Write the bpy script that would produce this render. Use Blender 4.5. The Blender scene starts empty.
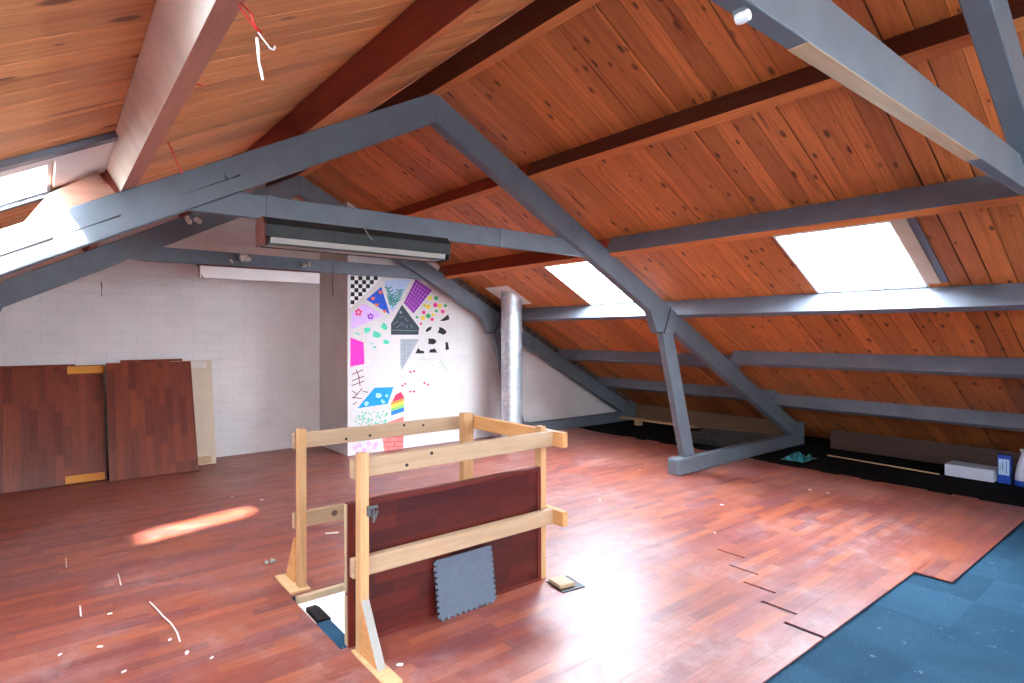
import bpy, bmesh, math, random
from mathutils import Vector, Matrix, Euler

random.seed(7)
SC = bpy.context.scene
COL = SC.collection
PI = math.pi

# ------------------------------------------------------------------ camera, light, exposure
F_PX = 585.6
cam_d = bpy.data.cameras.new('camera')
cam_d.sensor_width = 36.0
cam_d.lens = F_PX / 1024 * 36.0
cam_d.shift_y = -8.5 / 1024
cam_d.clip_start = 0.02
cam = bpy.data.objects.new('camera', cam_d)
COL.objects.link(cam)
cam.location = (0, 0, 1.6)
cam.rotation_euler = (PI / 2, 0, -math.atan2(471, 585.6))
SC.camera = cam

SC.view_settings.view_transform = 'Standard'
SC.view_settings.look = 'None'
SC.view_settings.gamma = 1.0
SC.view_settings.use_curve_mapping = False
SC.view_settings.exposure = 0.80

SKY_E = 22.0            # radiance of the overcast sky seen in the skylights
W = bpy.data.worlds.new('sky')
SC.world = W
W.use_nodes = True
bgn = W.node_tree.nodes['Background']
bgn.inputs[0].default_value = (0.80, 0.90, 1.0, 1)
bgn.inputs[1].default_value = SKY_E * 2.6

sun_d = bpy.data.lights.new('sun', 'SUN')
sun_d.energy = 32.0
sun_d.angle = math.radians(3.0)
sun_d.color = (1.0, 0.92, 0.80)
sun = bpy.data.objects.new('sun', sun_d)
COL.objects.link(sun)
sun.rotation_euler = Vector((0.60, 0.62, -1.0)).to_track_quat('-Z', 'Y').to_euler()

# ------------------------------------------------------------------ roof numbers
XR = 2.41               # ridge
M = 0.53                # roof pitch (rise over run)
TH = math.atan(M)
ZU = 3.254              # underside of the rafters at the ridge
ZT = 3.49               # top of the rafters at the ridge
ZS = 3.675              # underside of the boarding at the ridge
YT = (0.63, 3.95, 7.02) # the three trusses (near faces)
TT = 0.10               # truss timber thickness
Y0, Y1 = -4.0, 8.25     # gables
YM = 7.27               # painted wall that stands forward of the back wall
XM = 3.105

def roof_z(x, base=ZS):
    return base - M * abs(x - XR)

# ------------------------------------------------------------------ helpers
def unproj(px, py, d):
    """world point at depth d along the viewing ray of a pixel of the photograph"""
    r = (px - 512) / F_PX * d
    fx, fy = 0.6267, 0.7793
    return Vector((fx * d + fy * r, fy * d - fx * r, 1.6 - (py - 333) / F_PX * d))

def on_y(px, py, Y):
    r = (px - 512) / F_PX
    d = Y / (0.7793 - 0.6267 * r)
    return unproj(px, py, d)

def on_floor(px, py, Z=0.0):
    d = (1.6 - Z) * F_PX / (py - 333)
    return unproj(px, py, d)

class MB:
    def __init__(self):
        self.bm = bmesh.new()
    def box(self, c, s, rot=None, mi=0):
        m = Matrix.Translation(c)
        if rot is not None:
            m = m @ (rot if isinstance(rot, Matrix) else Euler(rot).to_matrix().to_4x4())
        m = m @ Matrix.Diagonal((s[0], s[1], s[2], 1))
        r = bmesh.ops.create_cube(self.bm, size=1.0, matrix=m)
        for v in r['verts']:
            for f in v.link_faces:
                f.material_index = mi
        return self
    def span(self, x0, x1, y0, y1, z0, z1, mi=0):
        return self.box(((x0 + x1) / 2, (y0 + y1) / 2, (z0 + z1) / 2), (abs(x1 - x0), abs(y1 - y0), abs(z1 - z0)), mi=mi)
    def prism(self, pts, ext, mi=0):
        """closed polygon (list of 3-D points) extruded by vector ext"""
        ext = Vector(ext)
        a = [self.bm.verts.new(Vector(p)) for p in pts]
        b = [self.bm.verts.new(Vector(p) + ext) for p in pts]
        n = len(pts)
        fs = [self.bm.faces.new(a), self.bm.faces.new(list(reversed(b)))]
        for i in range(n):
            j = (i + 1) % n
            fs.append(self.bm.faces.new((a[j], a[i], b[i], b[j])))
        for f in fs:
            f.material_index = mi
        return self
    def quad(self, pts, mi=0):
        f = self.bm.faces.new([self.bm.verts.new(Vector(p)) for p in pts])
        f.material_index = mi
        return self
    def tube(self, pts, r, seg=8, mi=0):
        pts = [Vector(p) for p in pts]
        rings = []
        for i, p in enumerate(pts):
            if i == 0: t = pts[1] - pts[0]
            elif i == len(pts) - 1: t = pts[-1] - pts[-2]
            else: t = pts[i + 1] - pts[i - 1]
            t.normalize()
            u = t.cross(Vector((0, 0, 1)))
            if u.length < 0.05: u = t.cross(Vector((1, 0, 0)))
            u.normalize(); w = t.cross(u)
            rr = r[i] if isinstance(r, (list, tuple)) else r
            rings.append([self.bm.verts.new(p + (u * math.cos(2 * PI * k / seg) + w * math.sin(2 * PI * k / seg)) * rr) for k in range(seg)])
        for a, b in zip(rings, rings[1:]):
            for k in range(seg):
                self.bm.faces.new((a[k], a[(k + 1) % seg], b[(k + 1) % seg], b[k])).material_index = mi
        self.bm.faces.new(list(reversed(rings[0]))).material_index = mi
        self.bm.faces.new(rings[-1]).material_index = mi
        return self
    def lathe(self, prof, c, seg=24, axis='Z', mi=0):
        c = Vector(c)
        rings = []
        for (r, h) in prof:
            ring = []
            for k in range(seg):
                a = 2 * PI * k / seg
                v = Vector((r * math.cos(a), r * math.sin(a), h))
                if axis == 'Y': v = Vector((v.x, v.z, v.y))
                if axis == 'X': v = Vector((v.z, v.x, v.y))
                ring.append(self.bm.verts.new(c + v))
            rings.append(ring)
        for a, b in zip(rings, rings[1:]):
            for k in range(seg):
                self.bm.faces.new((a[k], a[(k + 1) % seg], b[(k + 1) % seg], b[k])).material_index = mi
        for rg in (rings[0], rings[-1]):
            try: self.bm.faces.new(rg).material_index = mi
            except ValueError: pass
        return self
    def build(self, name, mat, parent=None, bevel=0.0, smooth=False):
        bmesh.ops.recalc_face_normals(self.bm, faces=self.bm.faces)
        me = bpy.data.meshes.new(name)
        self.bm.to_mesh(me); self.bm.free()
        for m in (mat if isinstance(mat, (list, tuple)) else [mat]):
            me.materials.append(m)
        o = bpy.data.objects.new(name, me)
        COL.objects.link(o)
        if parent is not None:
            o.parent = parent
            o.matrix_parent_inverse = world_inv(parent)
        if bevel:
            b = o.modifiers.new('bevel', 'BEVEL'); b.width = bevel; b.segments = 2; b.limit_method = 'ANGLE'
        if smooth:
            for p in me.polygons: p.use_smooth = True
        return o

def world_inv(o):
    m = Matrix.Identity(4)
    while o is not None:
        l = Matrix.LocRotScale(o.location, o.rotation_euler, o.scale)
        m = l @ (m if o.parent is None else m)
        if o.parent is not None:
            break
        o = o.parent
    return m.inverted() if o is None else Matrix.Identity(4)

def tag(o, label=None, cat=None, group=None, kind=None):
    if label: o['label'] = label
    if cat: o['category'] = cat
    if group: o['group'] = group
    if kind: o['kind'] = kind
    return o

def thing(name, label, cat, loc=(0, 0, 0), group=None):
    o = bpy.data.objects.new(name, None)
    COL.objects.link(o)
    o.location = loc
    o.empty_display_size = 0.1
    return tag(o, label, cat, group)

def struct(o):
    o['kind'] = 'structure'
    return o

# ------------------------------------------------------------------ materials
def lin(c):
    return tuple((v / 255 / 12.92) if v / 255 <= 0.04045 else ((v / 255 + 0.055) / 1.055) ** 2.4 for v in c) + (1.0,)

class NT:
    def __init__(self, name, rough=0.6, spec=0.5, metal=0.0):
        self.m = bpy.data.materials.new(name)
        self.m.use_nodes = True
        self.t = self.m.node_tree
        self.b = self.t.nodes['Principled BSDF']
        self.b.inputs['Roughness'].default_value = rough
        self.b.inputs['Metallic'].default_value = metal
        self.b.inputs['Specular IOR Level'].default_value = spec
    def n(self, typ, **kw):
        nd = self.t.nodes.new(typ)
        for k, v in kw.items():
            if k in nd.inputs: nd.inputs[k].default_value = v
            else: setattr(nd, k, v)
        return nd
    def l(self, a, b): self.t.links.new(a, b)
    def math(self, op, a, b=None, c=None):
        nd = self.t.nodes.new('ShaderNodeMath'); nd.operation = op
        for i, v in enumerate((a, b, c)):
            if v is None: continue
            if isinstance(v, (int, float)): nd.inputs[i].default_value = v
            else: self.l(v, nd.inputs[i])
        return nd.outputs[0]
    def mapping(self, vec, scale=(1, 1, 1), loc=(0, 0, 0), rot=(0, 0, 0)):
        nd = self.t.nodes.new('ShaderNodeMapping')
        nd.inputs['Scale'].default_value = scale; nd.inputs['Location'].default_value = loc; nd.inputs['Rotation'].default_value = rot
        self.l(vec, nd.inputs['Vector'])
        return nd.outputs[0]
    def noise(self, vec, scale, detail=4, rough=0.55, dist=0.0):
        nd = self.t.nodes.new('ShaderNodeTexNoise')
        nd.inputs['Scale'].default_value = scale; nd.inputs['Detail'].default_value = detail
        nd.inputs['Roughness'].default_value = rough; nd.inputs['Distortion'].default_value = dist
        self.l(vec, nd.inputs['Vector'])
        return nd.outputs['Fac']
    def ramp(self, fac, stops, interp='LINEAR'):
        nd = self.t.nodes.new('ShaderNodeValToRGB')
        nd.color_ramp.interpolation = interp
        el = nd.color_ramp.elements
        while len(el) < len(stops): el.new(0.5)
        for e, (p, c) in zip(el, stops):
            e.position = p
            e.color = c if len(c) == 4 else lin(c)
        self.l(fac, nd.inputs[0])
        return nd.outputs[0]
    def mix(self, fac, a, b, blend='MIX'):
        nd = self.t.nodes.new('ShaderNodeMix'); nd.data_type = 'RGBA'; nd.blend_type = blend
        for s, v in ((nd.inputs[0], fac), (nd.inputs[6], a), (nd.inputs[7], b)):
            if isinstance(v, (int, float)): s.default_value = v
            elif isinstance(v, tuple): s.default_value = v
            else: self.l(v, s)
        return nd.outputs[2]
    def obj(self):
        return self.t.nodes.new('ShaderNodeTexCoord').outputs['Object']
    def bump(self, h, strength=0.3, dist=0.01):
        nd = self.t.nodes.new('ShaderNodeBump')
        nd.inputs['Strength'].default_value = strength; nd.inputs['Distance'].default_value = dist
        self.l(h, nd.inputs['Height']); self.l(nd.outputs[0], self.b.inputs['Normal'])
    def color(self, c):
        if isinstance(c, tuple): self.b.inputs['Base Color'].default_value = c
        else: self.l(c, self.b.inputs['Base Color'])

BW = (0, 0, 0, 1), (1, 1, 1, 1)

def plain(name, rgb, rough=0.6, metal=0.0, var=0.12, scale=6.0):
    k = NT(name, rough, 0.4, metal)
    v = k.obj()
    n = k.noise(v, scale, 5)
    c = lin(rgb)
    lo = tuple(x * (1 - var) for x in c[:3]) + (1,)
    hi = tuple(min(1, x * (1 + var)) for x in c[:3]) + (1,)
    k.color(k.ramp(n, [(0.3, lo), (0.7, hi)]))
    return k.m

def pine_boards(name, axis_len, base, dark, knot, knot_amt=0.62):
    """boards, one mesh island each; axis_len scale squeezes the grain along the board"""
    k = NT(name, 0.5, 0.35)
    v = k.obj()
    rnd = k.t.nodes.new('ShaderNodeNewGeometry').outputs['Random Per Island']
    off = k.n('ShaderNodeCombineXYZ')
    k.l(k.math('MULTIPLY', rnd, 37.0), off.inputs[0]); k.l(k.math('MULTIPLY', rnd, 91.0), off.inputs[2])
    add = k.n('ShaderNodeVectorMath', operation='ADD'); k.l(v, add.inputs[0]); k.l(off.outputs[0], add.inputs[1])
    vo = add.outputs[0]
    g = k.noise(k.mapping(vo, (1.2, 26, 1.2)), 1.6, 6, 0.6, 1.2)
    tint = k.ramp(rnd, [(0.0, tuple(x * 0.72 for x in lin(base)[:3]) + (1,)), (0.5, lin(base)), (1.0, tuple(min(1, x * 1.22) for x in lin(base)[:3]) + (1,))])
    c = k.mix(k.ramp(g, [(0.42, BW[0]), (0.72, BW[1])]), tint, lin(dark))
    c2 = k.mix(0.55, tint, c)
    # knots
    vr = k.n('ShaderNodeTexVoronoi', Scale=1.0)
    vr.feature = 'F1'; vr.inputs['Randomness'].default_value = 1.0
    k.l(k.mapping(vo, (5.2, 12.0, 5.2)), vr.inputs['Vector'])
    sel = k.n('ShaderNodeSeparateColor'); k.l(vr.outputs['Color'], sel.inputs[0])
    big = k.math('MULTIPLY_ADD', sel.outputs[1], 0.17, 0.05)
    kn = k.math('LESS_THAN', sel.outputs[0], knot_amt)
    soft = k.n('ShaderNodeMapRange'); soft.interpolation_type = 'SMOOTHSTEP'
    k.l(k.math('DIVIDE', vr.outputs['Distance'], big), soft.inputs[0])
    soft.inputs[1].default_value = 0.6; soft.inputs[2].default_value = 1.5; soft.inputs[3].default_value = 1.0; soft.inputs[4].default_value = 0.0
    kf = k.math('MULTIPLY', kn, soft.outputs[0])
    c3 = k.mix(k.math('MULTIPLY', kf, 0.85), c2, lin(knot))
    # dark resin streaks along the grain
    st = k.noise(k.mapping(vo, (0.9, 14, 0.9), (3, 5, 7)), 1.1, 3, 0.5, 0.6)
    c4 = k.mix(k.ramp(st, [(0.62, BW[0]), (0.74, BW[1])]), c3, lin(dark))
    k.color(c4)
    k.bump(g, 0.12, 0.004)
    return k.m

def wood(name, base, dark, length='X', rough=0.55, sc=1.0, amt=0.6):
    k = NT(name, rough, 0.35)
    v = k.obj()
    s = {'X': (1.0, 16, 16), 'Y': (16, 1.0, 16), 'Z': (16, 16, 1.0)}[length]
    g = k.noise(k.mapping(v, tuple(x * sc for x in s)), 2.2, 6, 0.6, 0.8)
    c = k.mix(k.ramp(g, [(0.35, BW[0]), (0.75, BW[1])]), lin(base), lin(dark))
    c = k.mix(amt, lin(base), c)
    blot = k.noise(v, 2.5, 3)
    c = k.mix(k.ramp(blot, [(0.5, BW[0]), (0.8, (0.35, 0.35, 0.35, 1))]), c, lin(dark))
    k.color(c)
    k.bump(g, 0.15, 0.003)
    return k.m

def painted(name, rgb, worn=(150, 140, 130), amt=0.0):
    k = NT(name, 0.48, 0.4)
    v = k.obj()
    n = k.noise(v, 5, 6)
    c = lin(rgb)
    base = k.ramp(n, [(0.3, tuple(x * 0.85 for x in c[:3]) + (1,)), (0.7, tuple(x * 1.12 for x in c[:3]) + (1,))])
    ch = k.noise(v, 23, 4, 0.7)
    base = k.mix(k.ramp(ch, [(0.71 - amt, BW[0]), (0.74 - amt, BW[1])]), base, lin(worn))
    k.color(base)
    k.bump(k.noise(v, 40, 3), 0.15, 0.002)
    return k.m

def strip_floor(name, along, across, tones, strip=0.07, length=0.46, dusty=0.5, rough=0.32, seams=True, row=0.21, spec=0.5):
    """3-strip laminate: every strip its own tone"""
    k = NT(name, rough, spec)
    v = k.obj()
    sep = k.n('ShaderNodeSeparateXYZ'); k.l(v, sep.inputs[0])
    u, w = sep.outputs[along], sep.outputs[across]
    rw = k.math('FLOOR', k.math('DIVIDE', w, strip))
    wn = k.n('ShaderNodeTexWhiteNoise', noise_dimensions='1D'); k.l(rw, wn.inputs['W'])
    uu = k.math('ADD', k.math('DIVIDE', u, length), k.math('MULTIPLY', wn.outputs['Value'], 7.3))
    cell = k.math('FLOOR', uu)
    cmb = k.n('ShaderNodeCombineXYZ'); k.l(rw, cmb.inputs[0]); k.l(cell, cmb.inputs[1])
    w2 = k.n('ShaderNodeTexWhiteNoise', noise_dimensions='2D'); k.l(cmb.outputs[0], w2.inputs['Vector'])
    tone = k.ramp(w2.outputs['Value'], tones)
    # grain
    s = [3.0, 3.0, 3.0]; s[along] = 2.2; s[across] = 38.0
    add = k.n('ShaderNodeVectorMath', operation='ADD')
    off = k.n('ShaderNodeCombineXYZ'); k.l(k.math('MULTIPLY', w2.outputs['Value'], 51.0), off.inputs[along])
    k.l(v, add.inputs[0]); k.l(off.outputs[0], add.inputs[1])
    g = k.noise(k.mapping(add.outputs[0], tuple(s)), 1.5, 6, 0.6, 0.7)
    c = k.mix(k.ramp(g, [(0.38, (0.42, 0.42, 0.42, 1)), (0.68, BW[1])]), tone, tone, 'MIX')
    c = k.mix(0.55, tone, k.mix(1.0, tone, k.ramp(g, [(0.35, (0.55, 0.5, 0.5, 1)), (0.65, (1.15, 1.1, 1.1, 1))]), 'MULTIPLY'))
    # seams
    def edge(x, wd):
        fr = k.math('FRACT', x)
        return k.math('LESS_THAN', k.math('MINIMUM', fr, k.math('SUBTRACT', 1.0, fr)), wd)
    e = k.math('MAXIMUM', k.math('MULTIPLY', edge(k.math('DIVIDE', w, row), 0.008), 1.0), k.math('MULTIPLY', edge(uu, 0.003), 0.45))
    c = k.mix(k.math('MULTIPLY', e, 0.6), c, lin((40, 14, 12)))
    if dusty:
        d1 = k.noise(v, 1.3, 6, 0.65, 0.4)
        d2 = k.noise(v, 7.0, 6, 0.7, 0.3)
        dm = k.math('MULTIPLY', k.ramp(d1, [(0.42, BW[0]), (0.72, BW[1])]), k.ramp(d2, [(0.40, BW[0]), (0.75, BW[1])]))
        c = k.mix(k.math('MULTIPLY', dm, dusty), c, lin((206, 190, 190)))
        sp = k.noise(v, 60, 2, 0.5)
        c = k.mix(k.math('MULTIPLY', k.ramp(sp, [(0.72, BW[0]), (0.75, BW[1])]), 0.5 * dusty), c, lin((225, 215, 210)))
        k.l(k.ramp(d2, [(0.3, (rough * 0.92,) * 3 + (1,)), (0.8, (min(1, rough * 1.35),) * 3 + (1,))]), k.b.inputs['Roughness'])
    k.color(c)
    return k.m

def white_brick(name, rgb=(230, 222, 219), h=0.115, L=0.30, axis='XZ'):
    k = NT(name, 0.75, 0.25)
    v = k.obj()
    sep = k.n('ShaderNodeSeparateXYZ'); k.l(v, sep.inputs[0])
    cmb = k.n('ShaderNodeCombineXYZ')
    k.l(sep.outputs[0 if axis == 'XZ' else 1], cmb.inputs[0]); k.l(sep.outputs[2], cmb.inputs[1])
    wob = k.noise(v, 3.5, 3)
    br = k.n('ShaderNodeTexBrick', Scale=1.0)
    br.inputs['Brick Width'].default_value = L; br.inputs['Row Height'].default_value = h
    br.inputs['Mortar Size'].default_value = 0.006; br.inputs['Mortar Smooth'].default_value = 0.6
    br.inputs['Color1'].default_value = (1, 1, 1, 1); br.inputs['Color2'].default_value = (0.88, 0.88, 0.88, 1); br.inputs['Mortar'].default_value = (0.70, 0.70, 0.70, 1)
    wv = k.n('ShaderNodeVectorMath', operation='SCALE'); wv.inputs['Scale'].default_value = 0.02
    wnz = k.n('ShaderNodeTexNoise', Scale=4.0); k.l(v, wnz.inputs['Vector']); k.l(wnz.outputs['Color'], wv.inputs[0])
    wa = k.n('ShaderNodeVectorMath', operation='ADD'); k.l(cmb.outputs[0], wa.inputs[0]); k.l(wv.outputs[0], wa.inputs[1])
    k.l(wa.outputs[0], br.inputs['Vector'])
    n = k.noise(v, 1.7, 5)
    c = k.ramp(n, [(0.3, tuple(x * 0.86 for x in lin(rgb)[:3]) + (1,)), (0.65, lin(rgb))])
    c = k.mix(0.20, c, k.mix(1.0, c, br.outputs['Color'], 'MULTIPLY'))
    chip = k.noise(v, 9, 4, 0.7)
    c = k.mix(k.ramp(chip, [(0.68, BW[0]), (0.74, (0.4, 0.4, 0.4, 1))]), c, lin((160, 142, 136)))
    k.color(c)
    hgt = k.math('ADD', k.math('MULTIPLY', br.outputs['Fac'], -1.0), k.math('MULTIPLY', k.noise(v, 18, 4), 0.35))
    k.bump(hgt, 0.45, 0.006)
    return k.m

MT = {}
MT['boards'] = pine_boards('varnished_pine_boards', 1, (204, 118, 62), (128, 58, 28), (66, 24, 14), 1.0)
MT['boards_left'] = pine_boards('paler_pine_boards', 1, (220, 150, 92), (164, 92, 46), (100, 50, 28), 0.4)  # same boarding as the right slope, lightened for the brighter light there
MT['deck'] = plain('roof_felt', (28, 20, 18), 0.9)
MT['beam'] = painted('blue_grey_paint', (98, 105, 113))
MT['beam_bare'] = wood('bare_pale_timber', (214, 178, 134), (176, 132, 88))
MT['purlin_dark'] = wood('dark_stained_timber', (92, 48, 34), (58, 26, 20), 'Y')
MT['purlin_red'] = wood('red_stained_timber', (150, 62, 38), (98, 34, 22), 'Y')
MT['purlin_orange'] = wood('orange_stained_timber', (214, 126, 66), (156, 78, 38), 'Y')
MT['grey_wood'] = plain('weathered_grey_wood', (150, 145, 138), .7)
MT['cleat'] = wood('pinkish_bare_wood', (178, 128, 108), (140, 92, 74), 'X')
MT['purlin_grey'] = painted('grey_paint_on_purlin', (104, 108, 118))
MT['purlin_pale'] = painted('pale_faced_timber', (238, 228, 212), (150, 110, 80), 0.02)  # face set much paler than the reddish underside
MT['purlin_under'] = wood('reddish_timber', (176, 108, 84), (130, 70, 52), 'Y')
RED = [(0.0, (116, 56, 56)), (0.25, (132, 64, 52)), (0.5, (142, 70, 52)), (0.8, (158, 84, 56)), (1.0, (128, 66, 66))]
MT['laminate'] = strip_floor('red_laminate', 0, 1, RED, dusty=0.48, rough=0.40, spec=0.8)
DRK = [(0.0, (104, 42, 30)), (0.4, (118, 52, 34)), (0.7, (136, 64, 38)), (1.0, (112, 50, 38))]
MT['panel_lam'] = strip_floor('red_laminate_upright', 2, 0, DRK, dusty=0.0, rough=0.4)
HATCH = [(0.0, (62, 16, 14)), (0.5, (76, 22, 18)), (0.8, (94, 32, 22)), (1.0, (66, 20, 20))]
MT['hatch'] = strip_floor('dark_red_laminate', 0, 2, HATCH, dusty=0.0, rough=0.3)
MT['hatch_frame'] = wood('dark_red_edging', (96, 30, 22), (66, 18, 14), 'X', 0.4)
MT['board_edge'] = plain('chipboard_edge', (176, 150, 120), 0.8)
MT['beige_board'] = plain('beige_hardboard', (206, 184, 160), 0.7, var=0.05)
MT['lumber_x'] = wood('pine_lumber_x_shaded', (180, 150, 120), (152, 118, 88), 'X')  # greyer and darker: shade on the rail fronts put into the tone
MT['lumber_y'] = wood('pine_lumber_y_lit', (208, 152, 98), (176, 116, 66), 'Y')  # more orange: light on the side rails put into the tone
MT['lumber_z'] = wood('pine_lumber_z', (198, 154, 108), (166, 118, 76), 'Z')
MT['lumber_yel'] = wood('yellow_pine', (222, 150, 62), (190, 118, 44), 'X')
MT['brick'] = white_brick('white_painted_brick')
MT['brick_y'] = white_brick('white_painted_brick_side', axis='YZ')
MT['plaster'] = plain('white_plaster', (222, 216, 212), 0.8, var=0.06)
MT['white'] = plain('white_paint', (232, 230, 226), 0.6, var=0.05)
MT['carpet'] = None
k = NT('blue_felt_carpet', 0.95, 0.1)
v = k.obj()
c = k.ramp(k.noise(v, 160, 3, 0.7), [(0.3, (30, 56, 76)), (0.7, (56, 90, 112))])
c = k.mix(k.ramp(k.noise(v, 2.2, 4), [(0.4, BW[0]), (0.75, (0.6, 0.6, 0.6, 1))]), c, lin((26, 56, 80)))
c = k.mix(k.ramp(k.noise(v, 14, 5, 0.75), [(0.64, BW[0]), (0.76, (0.5, 0.5, 0.5, 1))]), c, lin((170, 186, 196)))
sep = k.n('ShaderNodeSeparateXYZ'); k.l(v, sep.inputs[0])
cmb = k.n('ShaderNodeCombineXYZ')
k.l(k.math('FLOOR', k.math('DIVIDE', k.math('ADD', sep.outputs[0], .12), 0.5)), cmb.inputs[0]); k.l(k.math('FLOOR', k.math('DIVIDE', sep.outputs[1], 0.5)), cmb.inputs[1])
wn = k.n('ShaderNodeTexWhiteNoise', noise_dimensions='2D'); k.l(cmb.outputs[0], wn.inputs['Vector'])
c = k.mix(1.0, c, k.ramp(wn.outputs['Value'], [(0.0, (0.8, 0.8, 0.8, 1)), (1.0, (1.08, 1.08, 1.08, 1))]), 'MULTIPLY')
k.color(c); k.bump(k.noise(v, 220, 2), 0.5, 0.003)
MT['carpet'] = k.m
k = NT('shade_black_floor', 0.95, 0.1)  # dark bare eaves floor, blackened further with shade put into its colour
v = k.obj()
k.color(k.ramp(k.noise(v, 9, 5, 0.7), [(0.4, (10, 10, 12)), (0.8, (34, 32, 34))]))
MT['shaded_floor'] = k.m
k = NT('galvanised_steel', 0.5, 0.5, 0.85)
v = k.obj()
k.color(k.ramp(k.noise(v, 14, 3, 0.6, 0.5), [(0.3, (196, 204, 210)), (0.7, (232, 236, 240))]))
MT['zinc'] = k.m
MT['steel'] = plain('dull_steel', (120, 122, 124), 0.4, 0.9)
MT['charcoal'] = plain('charcoal_enamel', (34, 35, 34), 0.6, var=0.4, scale=14)
MT['black'] = plain('black_plastic', (16, 16, 18), 0.5)
MT['rust'] = plain('rusty_brown', (92, 44, 34), 0.7, var=0.3)
MT['diffuser'] = plain('yellowed_diffuser', (160, 154, 146), 0.5, var=0.05)
MT['mat'] = plain('grey_foam', (84, 92, 104), 0.85, var=0.08, scale=40)
MT['foam'] = plain('expanding_foam', (206, 196, 186), 0.9, var=0.12, scale=40)
MT['red_wire'] = plain('red_wire', (190, 40, 28), 0.5)
MT['white_wire'] = plain('white_cable', (220, 218, 214), 0.5)
MT['card'] = plain('pale_card', (214, 206, 196), 0.8)
MT['brown_plank'] = wood('shade_dark_plank', (76, 54, 46), (54, 36, 30), 'Y')  # brown board with the eaves shade put into its colour
MT['pale_plank'] = wood('pale_plank', (196, 160, 122), (150, 112, 80), 'Y')
MT['eave_plank'] = wood('dull_plank', (126, 94, 72), (92, 64, 48), 'Y')
MT['rubble'] = plain('rubble_masonry', (92, 74, 66), 0.95, var=0.6, scale=16)
MT['slat'] = plain('dark_slat', (62, 58, 56), 0.5, var=0.6, scale=8)
MT['polystyrene'] = plain('grey_white_polystyrene', (196, 200, 214), 0.9, var=0.04)
MT['blue'] = plain('blue_plastic', (24, 70, 170), 0.4)
MT['blue_pale'] = plain('pale_blue_label', (186, 214, 236), 0.5)
MT['teal'] = plain('teal_plastic_film', (44, 120, 130), 0.35, var=0.3)

def emission(name, rgb, strength):
    m = bpy.data.materials.new(name); m.use_nodes = True
    t = m.node_tree; t.nodes.remove(t.nodes['Principled BSDF'])
    e = t.nodes.new('ShaderNodeEmission')
    e.inputs[0].default_value = rgb; e.inputs[1].default_value = strength
    t.links.new(e.outputs[0], t.nodes['Material Output'].inputs[0])
    return m
MT['fill_pane'] = emission('added_fill_glow', (0.79, 0.895, 1.0, 1), SKY_E)  # glow for unseen panes added as fill light
MT['sky_bright'] = emission('boosted_skylight_pane', (0.72, 0.86, 1.0, 1), SKY_E * 2.4)  # pane glow raised above the others to brighten the room
k = NT('clear_skylight_glass', 0.05)
tr = k.n('ShaderNodeBsdfTransparent'); gl = k.n('ShaderNodeBsdfGlossy'); gl.inputs['Roughness'].default_value = 0.02
mx = k.n('ShaderNodeMixShader'); mx.inputs[0].default_value = 0.06
k.l(tr.outputs[0], mx.inputs[1]); k.l(gl.outputs[0], mx.inputs[2]); k.l(mx.outputs[0], k.t.nodes['Material Output'].inputs[0])
MT['glass'] = k.m

# ------------------------------------------------------------------ setting: floor
ROW = 0.21
YB = 1.37               # first full laminate row starts here
HX0, HX1, HY0, HY1 = 1.18, 2.56, 2.85, 3.62     # stair opening
XE = 7.05               # laminate stops at the eaves
XW = -3.4               # left knee wall
lam = MB()
T = 0.008
gaps = {0: 3.205, 1: 3.35, 2: 3.52, 3: 3.70, 4: 3.90}
row = -1
y = YB - ROW
while y < Y1:
    y2 = min(y + ROW, Y1)
    xs = 4.57 if row == -1 else XW
    segs = [(xs, XE + random.uniform(-0.05, 0.04))]
    if row in gaps:
        g = gaps[row]; wd = 0.030 - 0.004 * row
        segs = [(xs, g - wd / 2), (g + wd / 2, segs[0][1])]
    parts = []
    for a, b in segs:
        # stair opening and the forward wall
        ys = [(y, y2)]
        cuts = sorted(set([y, y2] + [c for c in (HY0, HY1) if y < c < y2]))
        for ya, yb in zip(cuts, cuts[1:]):
            if ya >= HY0 - 1e-6 and yb <= HY1 + 1e-6 and a < HX0 and b > HX1:
                parts += [(a, HX0, ya, yb), (HX1, b, ya, yb)]
            else:
                parts.append((a, b, ya, yb))
    for (a, b, ya, yb) in parts:
        e0 = 0.0006 if ya == y else 0
        lift = 0.0
        lam.span(a, b, ya + e0, yb, -T + lift, lift)
    y = y2; row += 1
floor = struct(lam.build('floor', MT['laminate']))
sub = MB()
for (a, b, c, d) in ((XW, HX0, Y0, Y1), (HX1, XE, Y0, Y1), (HX0, HX1, Y0, HY0), (HX0, HX1, HY1, Y1)):
    sub.span(a, b, c, d, -0.10, -0.018)
struct(sub.build('floor_carpet', MT['carpet']))
struct(MB().span(XE, 9.6, Y0, Y1, -0.10, -0.018).build('floor_eaves', MT['shaded_floor']))
# stairwell under the opening
pit = MB()
pit.span(HX0 - 0.02, HX0, HY0, HY1, -2.4, -0.101).span(HX1, HX1 + 0.02, HY0, HY1, -2.4, -0.101)
pit.span(HX0 - 0.02, HX1 + 0.02, HY0 - 0.02, HY0, -2.4, -0.101).span(HX0 - 0.02, HX1 + 0.02, HY1, HY1 + 0.02, -2.4, -0.101)
pit.span(HX0 - 0.02, HX1 + 0.02, HY0 - 0.02, HY1 + 0.02, -2.45, -2.4)
struct(pit.build('wall_stairwell', MT['white']))

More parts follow.
